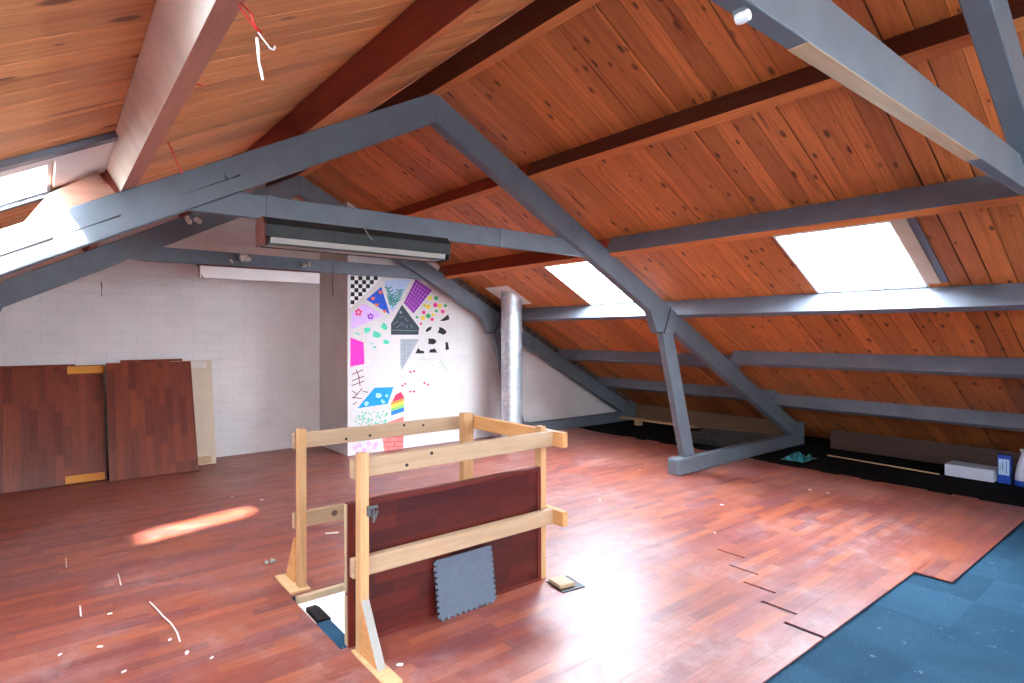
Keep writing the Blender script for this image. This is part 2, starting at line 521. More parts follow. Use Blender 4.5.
# ------------------------------------------------------------------ setting: walls
def roof_poly(x0, x1, y, zlow=0.0, base=ZS + 0.03):
    pts = [(x0, y, zlow), (x1, y, zlow), (x1, y, max(zlow, roof_z(x1, base)))]
    if x0 < XR < x1: pts.append((XR, y, base))
    pts.append((x0, y, max(zlow, roof_z(x0, base))))
    return pts
struct(MB().prism(roof_poly(XW, XM + 0.15, Y1, -0.1), (0, 0.15, 0)).build('wall_back', MT['brick']))
struct(MB().prism([(XM, YM + .151, -0.1), (XM, Y1, -0.1), (XM, Y1, roof_z(XM, ZS + .03)), (XM, YM + .151, roof_z(XM, ZS + .03))], (0.15, 0, 0)).build('wall_alcove', MT['brick_y']))
struct(MB().prism(roof_poly(XM, 9.3, YM, -0.1), (0, 0.15, 0)).build('wall_mural', MT['brick']))
struct(MB().span(XW - 0.15, XW, Y0, Y1, -0.1, roof_z(XW) + 0.02).build('wall_left', MT['brick_y']))
# gable behind the camera, with an opening for the added window
wf = MB()
WX0, WX1, WZ0, WZ1 = 1.2, 3.6, 0.9, 2.3
for p in ([(XW, Y0, -.1), (WX0, Y0, -.1), (WX0, Y0, roof_z(WX0)), (XW, Y0, roof_z(XW))],
          [(WX1, Y0, -.1), (9.3, Y0, -.1), (9.3, Y0, .02), (WX1, Y0, roof_z(WX1))],
          [(WX0, Y0, -.1), (WX1, Y0, -.1), (WX1, Y0, WZ0), (WX0, Y0, WZ0)],
          [(WX0, Y0, WZ1), (WX1, Y0, WZ1), (WX1, Y0, roof_z(WX1)), (XR, Y0, ZS), (WX0, Y0, roof_z(WX0))]):
    wf.prism(p, (0, -0.15, 0))
struct(wf.build('wall_front', MT['brick']))

# ------------------------------------------------------------------ setting: roof boarding with skylights
LAB = math.cos(TH)
#       side, x of the upper end, x of the lower end, y near, y far
SKY = [(+1, 4.79, 5.62, 1.58, 2.46), (+1, 4.79, 5.62, 4.34, 5.34), (-1, 0.04, -0.66, 3.46, 4.27),
       (+1, 4.79, 5.62, -2.6, -1.8), (-1, 0.17, -0.62, -0.9, -0.1), (-1, 0.17, -0.62, -3.4, -2.6), (-1, -0.08, -0.76, 0.78, 1.5)]  # this row is out of view, added to brighten the room
NRM = {s: Vector((s * math.sin(TH), 0, math.cos(TH))) for s in (1, -1)}

def roof_point(side, x, y, off=0.0):
    return Vector((x, y, roof_z(x))) + NRM[side] * off

def slope_slab(mb, side, xa, xb, y0, y1, o0, o1):
    pts = [roof_point(side, xa, y0, o0), roof_point(side, xb, y0, o0), roof_point(side, xb, y0, o1), roof_point(side, xa, y0, o1)]
    mb.prism(pts, (0, y1 - y0, 0))

for side in (1, -1):
    xlow = 9.45 if side > 0 else XW - 0.25
    xtop = XR + side * 0.004
    mb = MB(); deck = MB()
    holes = [h for h in SKY if h[0] == side]
    BWID = 0.15
    y = Y0
    while y < Y1 - 1e-6:
        w = BWID * random.choice((0.85, 1.0, 1.0, 1.12))
        y2 = min(y + w, Y1)
        cuts = [y, y2] + [c for h in holes for c in (h[3], h[4]) if y < c < y2]
        cuts.sort()
        for ya, yb in zip(cuts, cuts[1:]):
            gap = random.choice((0.002, 0.003, 0.004, 0.007, 0.010)) if yb == y2 else 0.0005
            spans = [(xtop, xlow)]
            for h in holes:
                if h[3] - 1e-6 <= ya and yb <= h[4] + 1e-6:
                    spans = [(xtop, h[1]), (h[2], xlow)]
            for a, b in spans:
                slope_slab(mb, side, a, b, ya, yb - gap, random.uniform(0, 0.003), 0.022)
        y = y2
    ob = struct(mb.build('ceiling_right' if side > 0 else 'ceiling_left', MT['boards'] if side > 0 else MT['boards_left'], None, 0.004))
    cuts = sorted(set([Y0 - .2, Y1 + .2] + [c for h in holes for c in (h[3], h[4])]))
    for ya, yb in zip(cuts, cuts[1:]):
        spans = [(XR, xlow)]
        for h in holes:
            if h[3] - 1e-6 <= ya and yb <= h[4] + 1e-6:
                spans = [(XR, h[1]), (h[2], xlow)]
        for a, b in spans:
            slope_slab(deck, side, a, b, ya, yb, 0.024, 0.10)
    struct(deck.build('roof_deck_right' if side > 0 else 'roof_deck_left', MT['deck']))

def skylight(i, h):
    side, xa, xb, ya, yb = h
    root = thing('window_%d' % i, None, None)
    root['kind'] = 'structure'
    fr = MB()
    t = 0.02; o0 = -0.004; o1 = 0.32 if i == 3 else 0.17  # left skylight made deeper to trim the sun patch
    ux = -side * t * LAB
    slope_slab(fr, side, xa, xa + ux * -1, ya, yb, o0, o1)          # upper lining
    slope_slab(fr, side, xb + ux, xb, ya, yb, o0, o1)               # lower lining
    slope_slab(fr, side, xa, xb, ya, ya + (0.13 if i == 3 else t), o0, o1)  # near lining of the left skylight thickened to block a second sun strip
    slope_slab(fr, side, xa, xb, yb - t, yb, o0, o1)
    fr.build('window_frame', MT['white'], root)
    pn = MB()
    slope_slab(pn, side, xa, xb, ya, yb, o1 - .02, o1 - .015)
    pn.build('pane', MT['glass'] if i == 3 else MT['sky_bright'] if side > 0 or i in (5, 7) else MT['fill_pane'], root)
    return root
wins = [skylight(i + 1, h) for i, h in enumerate(SKY)]
# flat casing boards beside the openings
cs = MB(); slope_slab(cs, 1, 4.66, 5.55, 1.48, 1.58, -0.02, -0.001)
cs.build('casing', MT['beige_board'], wins[0], 0.002)
cs = MB(); slope_slab(cs, 1, 4.66, 5.55, 1.43, 1.479, -0.012, -0.001)
cs.build('casing', MT['purlin_grey'], wins[0], 0.002)
cs = MB(); slope_slab(cs, -1, 0.33, 0.045, 3.46, 4.10, -0.02, -0.001); slope_slab(cs, -1, 0.33, -0.68, 3.345, 3.459, -0.02, -0.001)  # near strip is painted white in place of the glaring opening
cs.build('casing', MT['white'], wins[2], 0.002)
cs = MB(); slope_slab(cs, -1, 0.33, -0.68, 3.27, 3.344, -0.03, -0.001)
cs.build('casing', MT['purlin_grey'], wins[2], 0.002)
cs = MB(); slope_slab(cs, -1, 0.33, -0.68, 4.271, 4.33, -0.03, -0.001)
cs.build('casing', MT['purlin_grey'], wins[2], 0.002)
# unseen gable window, added to light the room from behind
gw = thing('window_8', None, None); gw['kind'] = 'structure'
f = MB()
for (a, b, c, d) in ((WX0, WX1, WZ0, WZ0 + .06), (WX0, WX1, WZ1 - .06, WZ1), (WX0, WX0 + .06, WZ0, WZ1), (WX1 - .06, WX1, WZ0, WZ1), (2.37, 2.43, WZ0, WZ1)):
    f.span(a, b, Y0 - .06, Y0 + .02, c, d)
f.build('window_frame', MT['white'], gw)
MB().span(WX0, WX1, Y0 - .08, Y0 - .07, WZ0, WZ1).build('pane', MT['fill_pane'], gw)

# ------------------------------------------------------------------ roof trusses
def rafter(mb, side, y, zb, zt, x_end):
    x = XR + side * 0.0
    xe = x_end
    pts = [(x, y, zb), (xe, y, zb - M * abs(xe - XR)), (xe, y, max(zb - M * abs(xe - XR), zt - M * abs(xe - XR))), (x, y, zt)]
    mb.prism(pts, (0, TT, 0))

def make_truss(y, label, off=0.045):
    root = thing('roof_truss', label, 'roof truss', (XR, y, 0))
    for s in (1, -1):
        mb = MB()
        rafter(mb, s, y, ZU, ZT, XR + s * 6.12)
        ra = mb.build('rafter', MT['beam'], root, 0.006)
        # strut, leaning outwards to the floor
        X = lambda d: XR + s * d
        MB().prism([(X(2.87), y + .01, 1.66), (X(3.07), y + .01, 1.66), (X(3.52), y + .01, 0.10), (X(3.32), y + .01, 0.10)], (0, TT - .02, 0)).build('strut', MT['beam'], root, 0.006)
        # swelling where strut meets rafter
        MB().prism([(X(2.64), y + .004, ZU - M * 2.64 + .06), (X(3.12), y + .004, ZU - M * 3.12 + .06), (X(3.09), y + .004, 1.575), (X(2.79), y + .004, 1.60)], (0, TT - .008, 0)).build('strut_head', MT['beam'], root, 0.005)
        MB().tube([(X(2.80), y - .003, 1.605), (X(2.90), y - .003, 1.60), (X(2.93), y - .003, 1.66), (X(3.02), y - .003, 1.89)], 0.007, 6).build('strap_joint', MT['black'], root)
        # sill beam between strut foot and rafter foot
        a, b = XR + s * 3.20, XR + s * 5.98
        MB().span(min(a, b), max(a, b), y, y + TT, 0, 0.17).build('sill_beam', MT['beam'], root, 0.008)
        xk = XR + s * 3.37
        MB().span(xk - .24, xk + .24, y - .03, y + TT + .03, 0, 0.185).build('foot_block', MT['beam'], root, 0.02)
        xk = XR + s * 6.02
        MB().span(xk - .16, xk + .16, y - .006, y + TT + .006, 0, 0.32).build('heel_plate', MT['beam'], root, 0.004)
        for bx in (1.2, 1.5):
            MB().lathe([(0.018, -.012), (0.018, 0.0)], (XR + s * bx, y - .001, (ZU + ZT) / 2 - M * bx), 10, 'Y').build('bolt', MT['beam'], root)
    c = MB()
    xl = (ZU - 2.345) / M
    c.prism([(XR - xl, y + off, 2.345), (XR + xl, y + off, 2.345), (XR + xl - .155 / M, y + off, 2.50), (XR - xl + .155 / M, y + off, 2.50)], (0, .055, 0))
    co = c.build('collar_tie', MT['beam'], root, 0.005)
    return root

tr_near = make_truss(YT[0], 'blue-grey roof truss cut by the frame edge, its collar tie stripped to bare timber below', 0.062)
tr_mid = make_truss(YT[1], 'blue-grey roof truss whose strut stands on the open laminate, dark lamp on its collar')
tr_far = make_truss(YT[2], 'blue-grey roof truss standing close against the white walls, behind the metal flue pipe')
# the stripped piece under the near collar tie
MB().span(1.53, 3.12, YT[0] + .063, YT[0] + .116, 2.3435, 2.3455).build('bare_patch', MT['beam_bare'], tr_near)
# long drying cracks and straps on the middle truss
y = YT[1]
for (a, b) in ((-0.6, 0.05), (0.07, 0.35), (0.62, 0.98)):
    za = ZU + 0.10 - M * (XR - a); zb_ = ZU + 0.10 - M * (XR - b)
    MB().prism([(a, y - .001, za), (b, y - .001, zb_ + .006), (b, y - .001, zb_ - .006)], (0, 0.004, 0)).build('crack', MT['black'], tr_mid)
for xx in (1.17, 3.1):
    MB().span(xx - .02, xx + .02, y + .038, y + .0449, 2.343, 2.503).build('strap', MT['purlin_grey'], tr_mid)

# ------------------------------------------------------------------ purlins
def purlin(side, xc, ya, yb, label, mat_face, mat_under, width=0.075, lower=0.0, skew=0.0):
    """timber standing square on the slope: rests on the rafters, carries the boards"""
    hgt = (ZS - ZT) * LAB - 0.001
    u = Vector((side * math.cos(TH), 0, -math.sin(TH)))     # down the slope
    n = NRM[side]
    p = Vector((xc, ya, roof_z(xc, ZT))) + n * (0.0005 - lower)
    hgt += lower
    a = p - u * width / 2; b = p + u * width / 2
    mb = MB()
    e = Vector((skew, 0, M * skew * -side))                 # a timber laid slightly out of parallel
    mb.prism([a - e, b - e, b + n * hgt - e, a + n * hgt - e], Vector((0, yb - ya, 0)) + e)
    o = mb.build('purlin', [mat_face, mat_under], None, 0.004)
    for pl in o.data.polygons:
        if pl.normal.dot(n) < -0.8: pl.material_index = 1
    return tag(o, label, 'roof beam', 'purlins under the roof boards')

YA, YC, YE = Y0, YT[1] + TT / 2, YM - 0.002
PX = [XR + d for d in (0.98, 2.05, 3.17, 4.34, 5.40)]
G, Dk, Rd, Og = MT['purlin_grey'], MT['purlin_dark'], MT['purlin_red'], MT['purlin_orange']
purlin(1, PX[0], YA, YC, 'dark timber purlin first below the ridge on the right roof slope, nearer half', Dk, Og)
purlin(1, PX[0], YC, YE, 'red timber purlin first below the ridge on the right slope, beyond the middle truss', Rd, Og)
purlin(1, PX[1], YA, YC, 'grey and orange purlin along the upper edge of the larger bright skylight', G, Og, lower=0.03)
purlin(1, PX[1], YC, YE, 'dark red purlin running from the middle truss to above the flue pipe', Rd, Og, lower=0.03)
purlin(1, PX[2], YA, YC, 'grey purlin lit white along the lower edge of the larger skylight', G, G, lower=0.03)
purlin(1, PX[2], YC, YE, 'grey purlin along the lower edge of the smaller skylight, ending at the flue pipe', G, G, lower=0.03)
purlin(1, PX[3] - .05, YA, YC - .03, 'grey purlin second up from the eaves, ending on the middle truss', G, G, 0.09)
purlin(1, PX[3] + .05, YC - .06, YE, 'grey purlin second up from the eaves, between middle and far truss', G, G, 0.09)
purlin(1, PX[4] + .05, YA, YC - .0, 'lowest grey purlin above the eaves, nearer length with the polystyrene slab below', G, G, 0.09)
purlin(1, PX[4] - .05, YC - .05, YE, 'lowest grey purlin above the eaves, farther length over the loose slats', G, G, 0.09)
PL = [XR - d for d in (0.98, 2.02, 3.12, 4.32)]
purlin(-1, PL[0], YA, YC, 'thick dark red purlin left of the ridge, nearer half above the middle truss', Rd, Og, 0.10)
purlin(-1, PL[0], YC, Y1 - .002, 'red purlin left of the ridge, between the middle truss and the back wall', Rd, Og, 0.10)
purlin(-1, PL[1], YA, YC, 'pale-faced purlin beside the left skylight with red wires hanging from it', MT['purlin_pale'], MT['purlin_under'], 0.085, skew=0.10)
purlin(-1, PL[1], YC, Y1 - .002, 'dark red purlin on the left slope over the leaning floor panels', Rd, Rd, 0.085)
purlin(-1, PL[2], YA, Y1 - .002, 'purlin below the left skylight, almost hidden behind the middle truss', Rd, Og, 0.085)
# ridge beam
rb = MB().prism([(XR - .045, Y0, ZT - .02), (XR + .045, Y0, ZT - .02), (XR + .045, Y0, ZS - .03), (XR, Y0, ZS - .004), (XR - .045, Y0, ZS - .03)], (0, Y1 - Y0 - .002, 0))
ridge = rb.build('ridge_beam', [Dk, Og], None, 0.004)
for pl in ridge.data.polygons:
    if pl.normal.z < -0.8: pl.material_index = 1
tag(ridge, 'dark ridge beam with an orange underside along the top of the roof', 'roof beam')
# cleats on the left rafters
for yy, lab in ((YT[1], 'wedge-shaped wooden cleat on the middle truss below the pale-faced purlin'), (YT[2], 'wedge-shaped wooden cleat on the far truss above the leaning floor panels')):
    mb = MB()
    xa, xb = PL[1] - .06, PL[1] - .46
    mb.prism([(xa, yy + .02, roof_z(xa, ZT) + .002), (xb, yy + .02, roof_z(xb, ZT) + .002), (xb + .10, yy + .02, roof_z(xb + .1, ZT) + .11), (xa - .09, yy + .02, roof_z(xa - .09, ZT) + .15)], (0, 0.06, 0))
    tag(mb.build('cleat', MT['cleat'], None, 0.004), lab, 'wood block', 'cleats on the left rafters')
# masonry strip above the far truss
rbm = MB()
xs = [4.5 + i * 0.16 for i in range(27)]
for a, b in zip(xs, xs[1:]):
    h = random.uniform(0.186, 0.20)
    rbm.prism([(a, YM - .05, roof_z(a, ZT) - .04), (b, YM - .05, roof_z(b, ZT) - .04), (b, YM - .05, roof_z(b, ZT) + h), (a, YM - .05, roof_z(a, ZT) + h)], (0, random.uniform(.03, .049), 0))
struct(rbm.build('trim_1', MT['rubble'], None, 0.012))

# ------------------------------------------------------------------ flue pipe
pipe = thing('flue_pipe', 'round galvanised metal flue pipe rising from the floor to a plate on the roof boards', 'pipe', (5.31, 6.61, 0))
px_, py_ = 5.31, 6.61
prof = []
z = 0.0
top = roof_z(px_) + 0.10
R = 0.152
while z < top - .01:
    prof += [(R, z + .004), (R, z + .046)] + [(R + .0025, z + .048), (R + .0025, z + .052)]
    z += 0.05
mb = MB().lathe(prof, (px_, py_, 0), 40)
for v in mb.bm.verts:
    v.co.z = min(v.co.z, roof_z(v.co.x) - .004)
mb.build('duct', MT['zinc'], pipe, smooth=False)
for zz in (1.62, 0.55):
    MB().lathe([(R + .002, zz), (R + .008, zz + .005), (R + .008, zz + .045), (R + .002, zz + .05)], (px_, py_, 0), 40).build('joint_band', MT['zinc'], pipe)
fl = MB(); slope_slab(fl, 1, 5.07, 5.515, 6.40, 6.93, -0.012, -0.004)
fl.build('roof_plate', MT['white'], pipe, 0.002)

# ------------------------------------------------------------------ fluorescent lights
def trough(label, x0, x1, yc, zb, zt):
    root = thing('fluorescent_light', label, 'lamp', ((x0 + x1) / 2, yc, zb))
    w = 0.10
    h = zt - zb
    sec = [(-w * .6, h), (w * .6, h), (w, h * .72), (w * .95, h * .28), (-w * .95, h * .28), (-w, h * .72)]
    MB().prism([(x0, yc + a, zb + b) for a, b in sec], (x1 - x0, 0, 0)).build('housing', MT['charcoal'], root, 0.004)
    sec = [(-w * .93, h * .275), (w * .93, h * .275), (w * .80, 0.006), (-w * .80, 0.006)]
    MB().prism([(x0 + .03, yc + a, zb + b) for a, b in sec], (x1 - x0 - .06, 0, 0)).build('diffuser', MT['diffuser'], root, 0.004)
    rim = MB()
    rim.span(x0 + .02, x1 - .02, yc - w * .86, yc - w * .78, zb, zb + .012).span(x0 + .02, x1 - .02, yc + w * .78, yc + w * .86, zb, zb + .012)
    rim.build('rim', MT['black'], root)
    sec = [(-w * .62, h * 1.01), (w * .62, h * 1.01), (w * 1.04, h * .72), (w * .84, 0), (-w * .84, 0), (-w * 1.04, h * .72)]
    for xx in (x0 - .008, x1 - .002):
        MB().prism([(xx, yc + a, zb + b) for a, b in sec], (.01, 0, 0)).build('end_cap', MT['rust'] if xx < x0 else MT['charcoal'], root, 0.002)
    return root
lt = trough('long dark dusty fluorescent light hung on the collar tie of the middle truss', 1.08, 2.42, YT[1] - .085, 2.15, 2.325)
MB().tube([(1.72, YT[1] - .19, 2.33), (1.75, YT[1] - .205, 2.27), (1.78, YT[1] - .2, 2.24)], 0.006, 6).build('cable_end', MT['steel'], lt)
def batten(label, x0, x1, yc, zb, zt):
    root = thing('fluorescent_light', label, 'lamp', ((x0 + x1) / 2, yc, zb))
    MB().prism([(x0, yc - .05, zb), (x0, yc + .03, zb), (x0, yc + .045, zt - .02), (x0, yc - .065, zt - .02)], (x1 - x0, 0, 0)).build('housing', MT['white'], root, 0.004)
    MB().span(x0 - .01, x1 + .01, yc - .07, yc + .05, zt - .02, zt).build('back_plate', MT['rust'], root, 0.002)
    MB().tube([(x0 - .06, yc - .02, zt + .02), (x0 - .03, yc - .03, zt - .02), (x0 + .0, yc - .03, zt - .04), (x0 + .03, yc - .06, zb - .01)], 0.006, 6).build('lead', MT['steel'], root)
    return root
batten('slim white batten light below the collar tie of the far truss', 1.31, 2.60, YT[2] - .06, 2.19, 2.335)

# ------------------------------------------------------------------ stair guard rail
rail = thing('stair_guard', 'pale lumber guard rail built around the stair opening in the floor', 'guard rail', (1.85, 3.2, 0))
PW, PD = 0.046, 0.060
def post(x, y, h, name='post'):
    return MB().span(x - PW / 2, x + PW / 2, y - PD / 2, y + PD / 2, 0, h).build(name, MT['lumber_z'], rail, 0.003)
pA = post(1.25, 2.747, 1.0); pB = post(1.272, 3.69, 1.0)
post(2.552, 2.875, 0.99)
post(2.50, 3.69, 0.995); MB().span(2.524, 2.568, 3.66, 3.722, 0, 0.99).build('post', MT['lumber_z'], rail, 0.003)
RH = 0.095
def rail_x(x0, x1, y, z):
    return MB().span(x0, x1, y - .022, y + .022, z, z + RH).build('rail', MT['lumber_x'], rail, 0.003)
def rail_y(x, y0, y1, z):
    return MB().span(x - .022, x + .022, y0, y1, z, z + RH).build('rail', MT['lumber_y'], rail, 0.003)
for z in (0.870, 0.368):
    r1 = rail_x(1.215, 2.574, 2.80, z)
    rail_x(1.24, 2.55, 3.745, z)
    rail_y(2.5975, 2.69, 3.72, z)
for (x, yy, z) in ((1.516, 2.777, .898), (1.669, 2.777, .942), (1.58, 3.722, .896), (1.75, 3.722, .90), (2.01, 3.722, .945), (2.166, 3.722, .93)):
    MB().lathe([(.009, -.002), (.009, .003)], (x, yy, z), 12, 'Y').build('bolt_hole', MT['black'], rail)
MB().lathe([(.02, -.002), (.02, .002)], (1.50, 3.722, 0.42), 12, 'Y').build('knot', plain('dark_knot', (96, 72, 56), .7), rail)
# gussets at the two post feet
MB().prism([(1.228, 2.716, 0.013), (1.228, 2.53, 0.013), (1.228, 2.55, 0.04), (1.228, 2.716, 0.28)], (0.044, 0, 0)).build('gusset', [MT['lumber_y'], MT['grey_wood']], rail, 0.003)
for pl in bpy.data.objects['gusset'].data.polygons:
    if pl.normal.y < -.3 and pl.normal.z > .2: pl.material_index = 1
MB().prism([(1.25, 3.77, 0.0145), (1.25, 3.93, 0.0145), (1.25, 3.91, 0.04), (1.25, 3.77, 0.30)], (0.046, 0, 0)).build('gusset', MT['lumber_y'], rail, 0.003)
MB().span(1.21, 1.29, 2.40, 2.79, 0.0005, 0.012).build('foot_strip', MT['beam_bare'], rail, 0.002)
MB().span(1.19, 1.31, 3.63, 3.95, 0.0005, 0.014).build('foot_strip', MT['beam_bare'], rail, 0.002)
lat = MB()
lat.box((1.272, 2.712, 0.715), (0.024, 0.012, 0.05)).box((1.285, 2.704, 0.733), (0.055, 0.012, 0.014)).box((1.286, 2.70, 0.70), (0.012, 0.016, 0.05)).box((1.298, 2.70, 0.685), (0.010, 0.012, 0.06), (0, .4, 0))
lat.build('bolt_latch', MT['steel'], rail, 0.002)

# ------------------------------------------------------------------ hatch door leaning inside the rails
hd = thing('hatch_door', 'dark red laminate hatch door standing on edge behind the front rails', 'hatch', (1.86, 2.86, 0))
hx0, hx1 = 1.215, 2.524
def tilt_box(mb, x0, x1, z0, z1, t0, t1):
    """t = distance behind the front face; the door leans back slightly"""
    k_ = 0.012
    mb.prism([(x0, 2.832 + t0 + k_ * z0, z0), (x0, 2.832 + t1 + k_ * z0, z0), (x0, 2.832 + t1 + k_ * z1, z1), (x0, 2.832 + t0 + k_ * z1, z1)], (x1 - x0, 0, 0))
mb = MB(); tilt_box(mb, hx0 + .002, hx1 - .002, 0.004, .727, 0.008, 0.030); mb.build('leaf', MT['hatch'], hd)
for (a, b, c, d) in ((hx0, hx0 + .03, .001, .73), (hx1 - .03, hx1, .001, .73), (hx0 + .03, hx1 - .03, .705, .73), (hx0 + .03, hx1 - .03, .001, .02)):
    mb = MB(); tilt_box(mb, a, b, c, d, 0.0, 0.045); mb.build('edge_strip', MT['hatch_frame'], hd, 0.002)
for (c, d) in ((.28, .725), (.01, .26)):
    mb = MB(); tilt_box(mb, hx0 - .004, hx0 - .0005, c, d, 0.012, 0.040); mb.build('bare_edge', MT['board_edge'], hd)

# puzzle-edged foam mat leaning on the hatch
mm = MB()
P0, P1 = on_floor(437, 624), on_floor(495, 606)
mx0, mx1, my0 = 1.722, 2.10, 2.769
n_t = 10
mw, mh = mx1 - mx0, 0.315
out = []
def teeth(a, b, nrm, n):
    a, b = Vector(a), Vector(b); nrm = Vector(nrm)
    st = (b - a) / (2 * n)
    pts = []
    for i in range(n):
        p = a + st * (2 * i)
        pts += [p + st * .5, p + st * .35 + nrm * .013, p + st * 1.65 + nrm * .013, p + st * 1.5]
    return pts
out = [Vector((0, 0))] + teeth((0, 0), (mw, 0), (0, -1), n_t) + [Vector((mw, 0))] + teeth((mw, 0), (mw, mh), (1, 0), n_t) + [Vector((mw, mh)), Vector((0, mh))] + teeth((0, mh), (0, 0), (-1, 0), n_t)
lean = 0.16
pts = []
for p in out:
    zz = (p.y + .013) * math.cos(lean)
    yy = my0 + (p.y + .013) * math.sin(lean)
    pts.append((mx0 + p.x, yy, zz + .003))
mm.prism(pts, (0, 0.010 * math.cos(lean), -0.010 * math.sin(lean)))
tag(mm.build('foam_mat', MT['mat']), 'square grey foam mat with toothed edges leaning against the hatch door', 'mat')

# offcut at the rail's right foot
oc = thing('wood_offcut', 'short pale wood offcut on a dark strip beside the right rail post', 'wood offcut', (2.585, 2.70, 0))
rz = Matrix.Rotation(-0.15, 4, 'Z')
MB().box((2.58, 2.705, .017), (.11, .13, .022), rz).build('block', MT['lumber_x'], oc, .002)
MB().box((2.60, 2.69, .0028), (.17, .19, .005), rz).build('dark_strip', MT['black'], oc)
# things in the open stair edge
tag(MB().box((1.235, 3.32, -.016), (.06, .20, .028), (0, 0, 0.0)).box((1.273, 3.32, -.02), (.012, .19, .018)).build('hinge_block', MT['black'], None, .003), 'black metal block on the left edge of the stair opening', 'metal block')
tag(MB().span(1.185, 1.262, 2.83, 3.20, -.0345, -.006).build('carpet_strip', MT['carpet']), 'narrow blue carpet strip inside the left edge of the stair opening', 'carpet strip')
tag(MB().span(1.185, 2.55, 2.83, 3.56, -.06, -.035).build('stair_board', MT['white'], None, .003), 'white painted board lying inside the stair opening', 'board')
tag(MB().span(1.21, 2.55, 3.575, 3.615, -.05, -.004).build('opening_trim', MT['board_edge'], None, .003), 'pale wooden trim along the far edge of the stair opening', 'trim')

# ------------------------------------------------------------------ leaning floor panels by the back wall
def lean_panel(name, label, x0, x1, yb, length, thick, mat, ang=0.36, skew=0.0, cat='panel', group=None, edge=True):
    root = thing(name, label, cat, ((x0 + x1) / 2, yb, 0), group)
    R_ = Matrix.Translation((x0, yb, 0.006 if thick < .03 else .006)) @ Matrix.Rotation(skew, 4, 'Z') @ Matrix.Rotation(-ang, 4, 'X')
    o = MB().span(0, x1 - x0, 0, thick, 0, length).build('board', mat, None, .002)
    o.parent = root
    o.matrix_parent_inverse = Matrix.Identity(4)
    loc = Matrix.Translation(root.location).inverted() @ R_
    o.matrix_local = loc
    return root, o, loc
A = 0.37
GP = 'floor panels leaning on the back wall'
LP = MT['panel_lam']
# hidden stack behind, tops showing
lean_panel('floor_panel', 'red laminate panel at the back of the stack, its stepped top edge showing', -1.3, 0.30, 7.80, 1.31, .018, LP, A - .05, group=GP)
lean_panel('floor_panel', 'red laminate panel showing only as a dark strip above the second front panel', 0.72, 1.36, 7.77, 1.345, .018, LP, A - .05, group=GP)
r1, o1, l1 = lean_panel('floor_panel', 'wide red laminate floor panel with two yellow battens leaning on the white wall', -1.35, 0.56, 7.68, 1.32, .022, LP, A, 0.02, group=GP)
def on_panel(root, loc, x0, x1, z0, z1, y0, y1, name, mat):
    o = MB().span(x0, x1, y0, y1, z0, z1).build(name, mat, None, .002)
    o.parent = root; o.matrix_parent_inverse = Matrix.Identity(4); o.matrix_local = loc
    return o
b = on_panel(r1, l1, 1.585, 1.925, 1.215, 1.30, -.028, -.0005, 'batten', MT['lumber_yel'])
b = on_panel(r1, l1, 1.55, 1.89, .005, .085, -.028, -.0005, 'batten', MT['lumber_yel'])
r2, o2, l2 = lean_panel('floor_panel', 'red laminate floor panel leaning in front of the beige board', 0.575, 1.43, 7.60, 1.345, .022, LP, A + .01, -0.01, group=GP)
on_panel(r2, l2, -.003, -.0005, 0, 1.345, 0, .022, 'bare_edge', MT['board_edge'])
r3, o3, l3 = lean_panel('hardboard_sheet', 'beige hardboard sheet leaning at the end of the floor panels', 1.22, 1.675, 7.86, 1.285, .012, MT['beige_board'], .23, 0.0, cat='board')
on_panel(r3, l3, .22, .40, 1.19, 1.27, -.004, -.0005, 'paper_label', MT['card'])
on_panel(r3, l3, .17, .40, .01, .10, -.006, -.0005, 'batten', MT['pale_plank'])

# ------------------------------------------------------------------ mural on the forward wall
mur = thing('mural', 'bright patchwork mural painted on the white wall left of the flue pipe', 'mural', (3.9, YM, 0))
mcol = {}
def pm(rgb, rough=0.7):
    if rgb not in mcol:
        mcol[rgb] = plain('mural_paint_%d_%d_%d' % rgb, rgb, rough, var=0.08, scale=20)
    return mcol[rgb]
def mp(zx, zy, sheet=1):
    return on_y(340 + zx / 6.207, (260 if sheet == 1 else 360) + zy / 6.207, YM - 0.0015)
LAYER = [0]
def shape(name, polys, rgb, parent=None, layer=0, sheet=1, mat=None):
    o = None
    for pl in polys:                        # every painted mark a part of its own
        pts = [mp(a, b, sheet) - Vector((0, 0.0006 * layer, 0)) for a, b in pl]
        o = MB().prism(pts, (0, 0.0005, 0)).build(name, mat or pm(rgb), parent or mur)
    return o
def disc(cx, cy, r, n=14, sq=1.0):
    return [(cx + r * math.cos(2 * PI * i / n), cy + sq * r * math.sin(2 * PI * i / n)) for i in range(n)]
def blob(cx, cy, r, n=14, amp=0.3):
    ph = random.uniform(0, 6)
    return [(cx + r * (1 + amp * math.sin(3 * a + ph)) * math.cos(a), cy + r * (1 + amp * math.sin(2 * a + ph)) * math.sin(a)) for a in [2 * PI * i / n for i in range(n)]]
def stroke(x0, y0, x1, y1, w):
    dx, dy = x1 - x0, y1 - y0
    L = math.hypot(dx, dy); nx, ny = -dy / L * w / 2, dx / L * w / 2
    return [(x0 + nx, y0 + ny), (x1 + nx, y1 + ny), (x1 - nx, y1 - ny), (x0 - nx, y0 - ny)]
